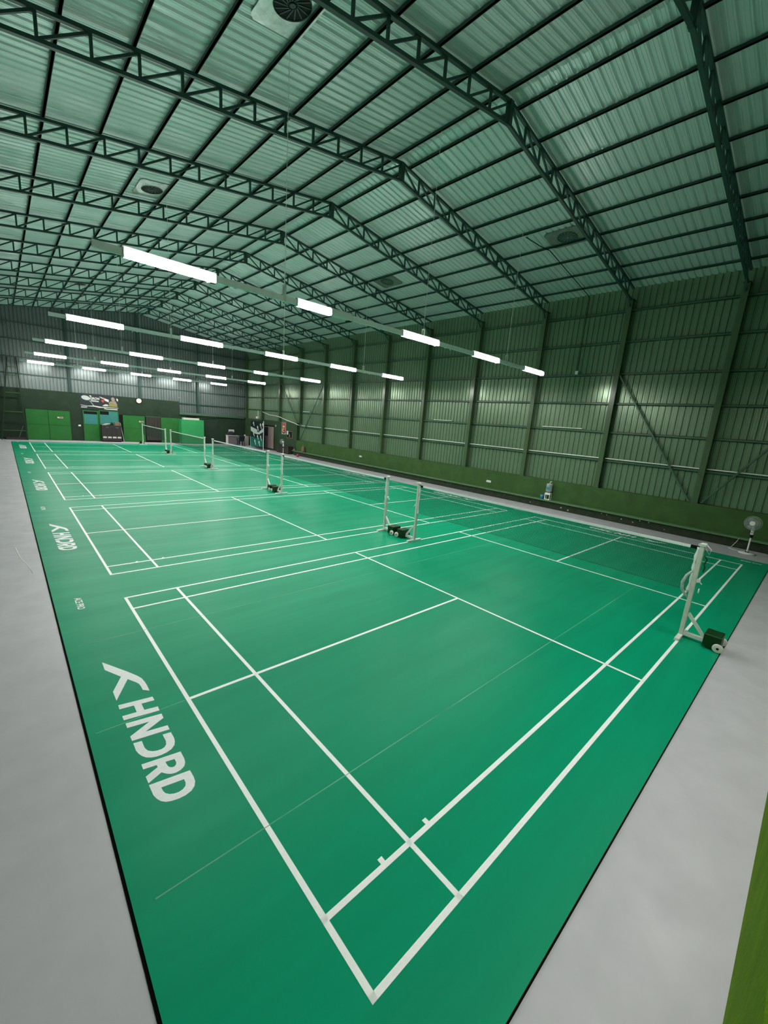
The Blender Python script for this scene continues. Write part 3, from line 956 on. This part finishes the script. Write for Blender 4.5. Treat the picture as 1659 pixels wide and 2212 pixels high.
# ------------------------------------------------------------------ far right corner
t = thing('desk', 'white counter table with a cloth front in the far right corner, dark pile on it', 'table', (13.85, 36.35, -.012))
MB().bbox(0, .95, .0, .6, .85, .89, .004).build('top', M['paper'], t)
MB().box(.03, .92, .02, .04, 0, .85).build('front_panel', M['curtain2'], t)
for x in (.03, .90):
    MB().box(x, x + .02, .04, .58, 0, .85).build('side_panel', M['paper'], t)
b = MB(); b.lathe([(0, 0), (.42, 0), (.46, .08), (.36, .22), (.16, .34), (0, .36)], n=20)
o = b.build('clothes_pile', M['navy']); o.location = (14.25, 36.62, .878); o.scale = (1, .5, 1); tag(o, 'dark heap of fabric on the white counter table', 'clothes')
b = MB(); b.bbox(0, .52, 0, .03, 0, .50, .004)
o = b.build('notice_board', M['paper']); o.location = (14.12, 36.88, .878); tag(o, 'pale board standing behind the dark heap of fabric', 'board')
t = thing('folding_table', 'table draped in a pale cloth right of the dark chair in the far corner', 'table', (14.95, 36.2, -.012))
MB().bbox(0, .80, 0, .6, .82, .86, .004).build('top', M['linen'], t)
b = MB()
n = 40
vs = []
for i in range(n + 1):
    s_ = i / n
    x = .80 * s_
    vs += [(x, -.012 + .018 * math.sin(i * 1.3), .84), (x, -.03 + .04 * math.sin(i * 1.3 + .4), .02)]
b.add(vs, [(2 * i, 2 * i + 1, 2 * i + 3, 2 * i + 2) for i in range(n)])
b.build('tablecloth_front', M['linen'], t)
for x, y in ((.04, .05), (.76, .05), (.04, .55), (.76, .55)):
    MB().box(x - .02, x + .02, y - .02, y + .02, 0, .82).build('leg', M['silver'], t)
b = MB(); b.lathe([(0, 0), (.06, 0), (.075, .05), (.05, .13), (0, .15)], n=16)
o = b.build('white_cup', M['plastic']); o.location = (15.45, 36.4, .848); tag(o, 'small white cup on the pale draped table', 'cup')
# chair
t = thing('armchair', 'dark plastic armchair in front of the draped table in the far corner', 'chair', (14.78, 35.75, -.012), math.pi)
MB().bbox(-.24, .24, -.22, .22, .42, .46, .02).build('seat', M['navy'], t)
b = MB(); b.add([(-.23, .20, .46), (.23, .20, .46), (.26, .29, .93), (-.26, .29, .93), (-.23, .23, .46), (.23, .23, .46), (.26, .32, .93), (-.26, .32, .93)], [(0, 1, 2, 3), (4, 7, 6, 5), (0, 4, 5, 1), (1, 5, 6, 2), (2, 6, 7, 3), (3, 7, 4, 0)])
b.build('backrest', M['navy'], t)
for x in (-.25, .25):
    b = MB(); b.bar((x, -.2, .66), (x, .25, .67), .05, .03); b.bar((x, -.2, .44), (x, -.2, .66), .04); b.build('armrest', M['navy'], t)
    for yv in (-.2, .2):
        b = MB(); b.bar((x * .9, yv, .43), (x * 1.0, yv * 1.15, 0), .035); b.build('leg', M['navy'], t)
# standing screen banner
t = thing('standing_banner', 'tall teal and black standing banner with white player figures beside the curtained doorway', 'banner', (15.02, 31.75, -.012))
MB().box(.0, .02, 0, 2.45, .14, 2.38).build('sheet', M['banner'], t)
MB().cyl((-.01, -.03, 0), (-.01, -.03, 2.42), .028, n=12).build('pole', M['white'], t)
MB().cyl((-.01, 2.48, 0), (-.01, 2.48, 1.0), .02, n=12).build('short_pole', M['silver'], t)
def onsb(d): return lambda a, bb: (-d, 2.45 - a, bb)
mesh_obj('teal_print', poly_mesh([[(0, .14), (2.45, .30), (2.45, .86), (1.9, .98), (1.0, .92), (.5, 1.0), (0, .95)]], onsb(.002)), M['bteal'], t)
mesh_obj('swoosh_print', poly_mesh([[(0, 1.86), (.9, 1.72), (1.25, 1.66), (1.30, 1.46), (1.6, 1.46), (1.9, 1.62), (2.42, 1.86), (2.42, 1.55), (1.7, 1.28), (1.1, 1.27), (.5, 1.36), (0, 1.5)]], onsb(.003)), M['silver'], t)
figs = []
for cx, cz, h in ((.55, 2.1, .26), (1.35, 1.75, .34), (1.9, 1.98, .34), (2.3, 2.05, .3), (.6, 1.18, .24), (1.35, 1.0, .30), (1.95, .98, .34), (.85, .55, .34), (1.65, .50, .34)):
    figs.append(blob(cx, cz + h * .3, .10, h * .42, .35, 14))
    figs.append([(cx - .02, cz + h * .05), (cx + .13, cz - h * .65), (cx + .20, cz - h * .62), (cx + .12, cz)])
mesh_obj('figure_print', poly_mesh(figs, onsb(.004)), M['paper'], t, label='white player figures')
# doorway curtains
t = thing('door_curtain', 'mauve curtain hanging in the doorway of the right-hand long wall', 'curtain', (15.99, 31.80, 0))
def curtain(y0, y1, z0, z1, m, nm, par):
    b = MB(); n = 36; vs = []
    for i in range(n + 1):
        yy = y0 + (y1 - y0) * i / n
        o_ = .03 * math.sin(i * 1.15)
        vs += [(o_, yy, z1), (o_ * 1.4, yy, z0)]
    b.add(vs, [(2 * i, 2 * i + 1, 2 * i + 3, 2 * i + 2) for i in range(n)])
    vs2 = [(v[0] + .006, v[1], v[2]) for v in vs]
    b.add(vs2, [(2 * i, 2 * i + 2, 2 * i + 3, 2 * i + 1) for i in range(n)])
    return b.build(nm, m, par)
curtain(.02, 1.0, .12, 1.92, M['curtain'], 'cloth', t)
MB().cyl((0, 0, 1.94), (0, 1.7, 1.94), .012, n=8).build('rod', M['silver'], t)
t = thing('door_curtain', 'darker lilac curtain in the far half of the same doorway', 'curtain', (16.02, 32.95, 0))
curtain(.0, .5, .05, 1.15, M['curtain2'], 'lower_cloth', t)
curtain(.0, .55, 1.15, 1.9, M['navy'], 'upper_cloth', t)

# posters
t = thing('poster', 'narrow red upright poster on the taller plaster block', 'poster', (15.995, 29.73, 1.50))
MB().box(-.02, 0, 0, .66, 0, .96).build('frame', M['silver'], t)
MB().box(-.026, -.02, .05, .61, .10, .93).build('red_sheet', M['red'], t)
def onp(d): return lambda a, bb: (-d, .66 - a, bb)
mesh_obj('figure_print', poly_mesh([blob(.33, .62, .20, .10), blob(.33, .84, .12, .03), blob(.30, .42, .15, .05), [(.05, .40), (.12, .40), (.50, .14), (.42, .12), (.3, .16), (.08, .28)]], onp(.0275)), M['cream'], t)
mesh_obj('lower_print', poly_mesh([blob(.36, .10, .16, .05), ], onp(.0279)), M['black'], t)
t = thing('framed_picture', 'dark framed picture with a white paper on its corner, right of the red poster', 'picture', (15.995, 28.63, 1.25))
MB().box(-.02, 0, 0, .92, 0, .56).build('frame', M['tan'], t)
MB().box(-.026, -.02, .05, .87, .04, .52).build('image', M['black'], t)
MB().box(-.030, -.026, .64, .90, .26, .56).build('paper_note', M['paper'], t)
mesh_obj('figure_print', poly_mesh([[(-.36, .10), (-.52, .10), (-.47, .3), (-.44, .38), (-.40, .3)]], lambda a, bb: (-.0275, -a, bb)), M['skin'], t)
b = MB(); b.lathe([(0, 0), (.045, 0), (.05, .05), (.02, .16), (0, .2)], n=14)
o = b.build('wall_sconce', M['silver']); o.location = (15.95, 31.35, 2.02); tag(o, 'small pale teardrop lamp high on the wall beside the curtained doorway', 'wall lamp')
# wall fan near corner
t = thing('wall_fan', 'pale wall fan on a white rod above the standing banner', 'fan', (15.6, 34.0, 2.68))
MB().cyl((0, 0, 0), (0, 0, .60), .025, n=10).build('rod', M['plastic'], t)
b = MB(); b.lathe([(0, -.12), (.12, -.12), (.15, -.06), (.15, .02), (.10, .06), (0, .06)], c=(0, .1, 0), n=20); b.build('motor', M['plastic'], t)
b = MB()
for k in range(3):
    a = k * 2.09
    b.bar((.02 * math.cos(a), .1 + .02 * math.sin(a), -.14), (.34 * math.cos(a), .1 + .34 * math.sin(a), -.15), .10, .008)
b.build('blade', M['silver'], t)

# bench chest, small things near it
t = thing('storage_chest', 'long dark brown chest standing on the floor below the posters', 'chest', (15.55, 28.5, -.012))
MB().bbox(0, .43, 0, 2.0, .06, .56, .008).build('body', M['rust'], t)
MB().bbox(-.02, .44, -.02, 2.02, .56, .61, .008).build('lid', M['brown'], t)
MB().box(.03, .40, .05, 1.95, 0, .06).build('plinth', M['black'], t)
b = MB(); b.box(-.008, 0, .65, .66, .06, .56); b.box(-.008, 0, 1.35, 1.36, .06, .56); b.build('joint', M['black'], t)
b = MB(); b.lathe([(0, 0), (.10, 0), (.15, .06), (.13, .25), (.08, .42), (.03, .50), (0, .5)], n=18)
o = b.build('string_bag', M['tan']); o.location = (15.86, 26.75, .345); tag(o, 'tan bag hanging against the plaster, standing on the ledge', 'bag')
b = MB(); b.lathe([(0, 0), (.10, 0), (.12, .04), (.06, .1), (0, .13)], n=16)
o = b.build('cap', M['card']); o.location = (15.88, 28.1, .345); tag(o, 'cream cap lying at the far end of the ledge', 'cap')
b = MB(); b.lathe([(0, 0), (.10, 0), (.12, .08), (.09, .18), (.03, .22), (0, .22)], n=18)
o = b.build('pail', M['pink']); o.location = (15.40, 26.75, -.012); tag(o, 'small pink pail on the grey floor beside the ledge', 'pail')
b = MB(); b.tube([(15.72, 27.9, .345), (15.6, 27.8, .1), (15.62, 27.6, 0), (15.55, 27.3, .0)], .012)
tag(b.build('cord', M['steel']), 'thin dark cord trailing from the ledge by the chest', 'cord')

# ------------------------------------------------------------------ stand fans
def stand_fan(t, yaw):
    b = MB(); b.lathe([(0, 0), (.19, 0), (.21, .012), (.20, .028), (.08, .045), (.0, .047)], n=36); b.build('base', M['plastic'], t)
    b = MB(); b.lathe([(.0, .04), (.055, .04), (.05, .06), (.0, .065)], n=20); b.build('base_collar', M['black'], t)
    MB().cyl((0, 0, .05), (0, 0, .52), .021, n=16).build('lower_pole', M['plastic'], t)
    MB().cyl((0, 0, .50), (0, 0, .60), .034, .04, n=16).build('height_collar', M['black'], t)
    ct, st = math.cos(yaw), math.sin(yaw)
    b = MB(); b.cyl((0, 0, .60), (0, 0, .82), .036, .028, n=16); b.bbox(-.04, .04, -.035, .035, .60, .80, .008)
    b.build('control_box', M['plastic'], t)
    b = MB()
    for z in (.66, .74):
        b.cyl((ct * .03, st * .03, z), (ct * .052, st * .052, z), .013, n=12)
    b.build('button', M['black'], t)
    fw = Vector((ct, st, .0))
    hc = Vector((0, 0, .965)) + fw * .12
    sd = Vector((-st, ct, 0))
    b = MB(); b.cyl(hc - fw * .16, hc - fw * .01, .045, .06, n=18); b.cyl((0, 0, .80), hc - fw * .11, .02, n=10); b.build('motor', M['plastic'], t)
    b = MB()
    R_ = .212
    def ring(rr, off, th):
        b.tube([hc + fw * off + sd * (rr * math.cos(a)) + Vector((0, 0, rr * math.sin(a))) for a in [2 * math.pi * i / 32 for i in range(33)]], th, n=5)
    for rr, off in ((R_, .05), (R_, .03), (.17, .085), (.11, .10), (.17, -.0), (.10, -.015)):
        ring(rr, off, .003)
    for k in range(48):
        a = 2 * math.pi * k / 48
        dv = sd * math.cos(a) + Vector((0, 0, math.sin(a)))
        b.tube([hc + fw * .105 + dv * .06, hc + fw * .10 + dv * .15, hc + fw * .075 + dv * .19, hc + fw * .05 + dv * R_], .0021, n=4)
        b.tube([hc + fw * -.015 + dv * .06, hc + fw * -.012 + dv * .15, hc + fw * .005 + dv * .19, hc + fw * .03 + dv * R_], .0021, n=4)
    b.build('guard', M['silver'], t)
    b = MB(); b.cyl(hc + fw * .09, hc + fw * .118, .072, .066, n=24); b.build('guard_badge', M['plastic'], t)
    b = MB()
    for k in range(3):
        a0 = k * 2 * math.pi / 3
        vs = []
        for i, (rr, da, off) in enumerate(((.035, 0, .02), (.10, -.25, .01), (.17, -.35, .01), (.185, .1, .03), (.16, .55, .055), (.10, .75, .06), (.035, .6, .05))):
            a = a0 + da
            vs.append(hc + fw * (off + .01) + sd * (rr * math.cos(a)) + Vector((0, 0, rr * math.sin(a))))
        vs2 = [v + fw * .004 for v in vs]
        n = len(vs)
        b.add(vs + vs2, [tuple(range(n)), tuple(reversed(range(n, 2 * n)))] + [(i, (i + 1) % n, n + (i + 1) % n, n + i) for i in range(n)])
    b.cyl(hc + fw * .0, hc + fw * .07, .04, n=18)
    b.build('blades', mat('grey_fan_blade', (.28, .30, .31), rough=.4, var=.05, scale=9), t)
t = thing('stand_fan', 'white stand fan on the grey floor at the near end of the green ledge', 'fan', (15.22, .12, -.012), 0, 'white stand fans')
stand_fan(t, math.radians(172))
t2 = thing('stand_fan', 'white stand fan seen from the side in front of the dark chest', 'fan', (15.25, 28.75, -.012), 0, 'white stand fans')
stand_fan(t2, math.radians(100))
b = MB(); b.tube([(15.76, .42, .33), (15.70, .46, .20), (15.62, .55, .02), (15.52, .60, -.004), (15.42, .50, -.004), (15.32, .345, .0)], .006, n=6)
tag(b.build('power_cord', M['tape']), 'thin white cord running from the ledge to the near stand fan', 'cord')

# ------------------------------------------------------------------ water bottle stand on the ledge
t = thing('water_dispenser', 'small white water dispenser with an upturned clear bottle on the green ledge', 'water dispenser', (15.88, 6.86, .345))
b = MB(); b.bbox(-.10, .10, -.12, .12, 0, .02, .004); b.bbox(-.10, .10, -.12, .12, .22, .30, .01)
for x in (-.085, .085):
    for y_ in (-.10, .10):
        b.box(x - .012, x + .012, y_ - .012, y_ + .012, .02, .22)
b.build('stand', M['plastic'], t)
b = MB(); b.cyl((-.10, .05, .06), (-.14, .05, .06), .018, n=10); b.build('tap', M['plastic'], t)
b = MB(); b.lathe([(0, .30), (.05, .30), (.12, .36), (.135, .40), (.125, .44), (.13, .50), (.125, .56), (.13, .62), (.13, .66), (.11, .70), (.04, .71), (0, .71)], n=28); b.build('bottle', M['bottle'], t)
b = MB(); b.tube([(0, 0, .70), (0, -.0, .76), (0, -.02, .79), (0, -.055, .79), (0, -.07, .77)], .016, n=8); b.build('bottle_handle', M['plastic'], t)
b = MB(); b.box(-.135, -.128, -.06, .05, .45, .56); b.build('bottle_label', M['blue'], t)
b = MB(); b.lathe([(0, 0), (.055, 0), (.075, .17), (.07, .17), (.052, .01), (0, .01)], n=24)
o = b.build('beaker', M['blue']); o.location = (15.86, 7.12, .345); tag(o, 'blue plastic beaker beside the water dispenser on the ledge', 'beaker')
# sockets
for y_, z_, lab in ((9.95, .66, 'white wall socket on the plaster left of the water dispenser'), (19.85, .78, 'white wall socket on the plaster behind the middle court')):
    t = thing('wall_socket', lab, 'socket', (XR0, y_, z_), 0, 'white wall sockets')
    MB().bbox(-.03, 0, -.13, .13, -.05, .05, .008).build('plate', M['plastic'], t)
    b = MB()
    for q in (-.06, .06):
        b.cyl((-.033, q, 0), (-.030, q, 0), .018, n=10)
    b.build('outlet', M['silver'], t)
# flaked paint and dust on the recess
b = MB()
random.seed(3)
for y_, z_ in ((4.40, .205), (3.87, .157), (3.47, .13), (2.96, .234), (3.25, .238), (2.45, .093), (8.9, .2), (6.2, .12), (12.1, .2), (4.6, .22), (5.9, .07), (7.6, .1)):
    r_ = random.uniform(.015, .04)
    b.lathe([(0, -.006), (r_, -.003), (r_ * .8, .0), (0, .0)], c=(15.826, y_, z_), axis='x', n=7)
b.build('flaked_debris', M['dust'], kind='stuff', label='pale flakes stuck on the stained face under the ledge', category='debris')
# black cable drop on roof and wall with a small switch
b = MB(); b.tube([(11.75, 7.05, 9.20), (12.35, 6.85, 9.08), (12.6, 6.62, 8.97), (16.1, 6.62, 8.43), (16.15, 6.62, 8.38), (16.15, 6.62, 5.69)], .013, n=6)
tag(b.build('cable', M['black']), 'black cable running down the right roof slope and the long wall', 'cable')
b = MB(); b.bbox(16.12, 16.17, 6.58, 6.70, 5.54, 5.68, .01)
tag(b.build('junction_box', M['plastic']), 'small white box at the lower end of the black cable', 'junction box')
# pale scuffs on the grey floor
b = MB()
for pts in ([(-1.22, 9.8), (-1.16, 9.0), (-1.06, 8.4), (-1.02, 8.0)],):
    b.tube([(x, y_, -.0115) for x, y_ in pts], .006, n=5)
b.build('trim_10', M['line'], kind='structure')
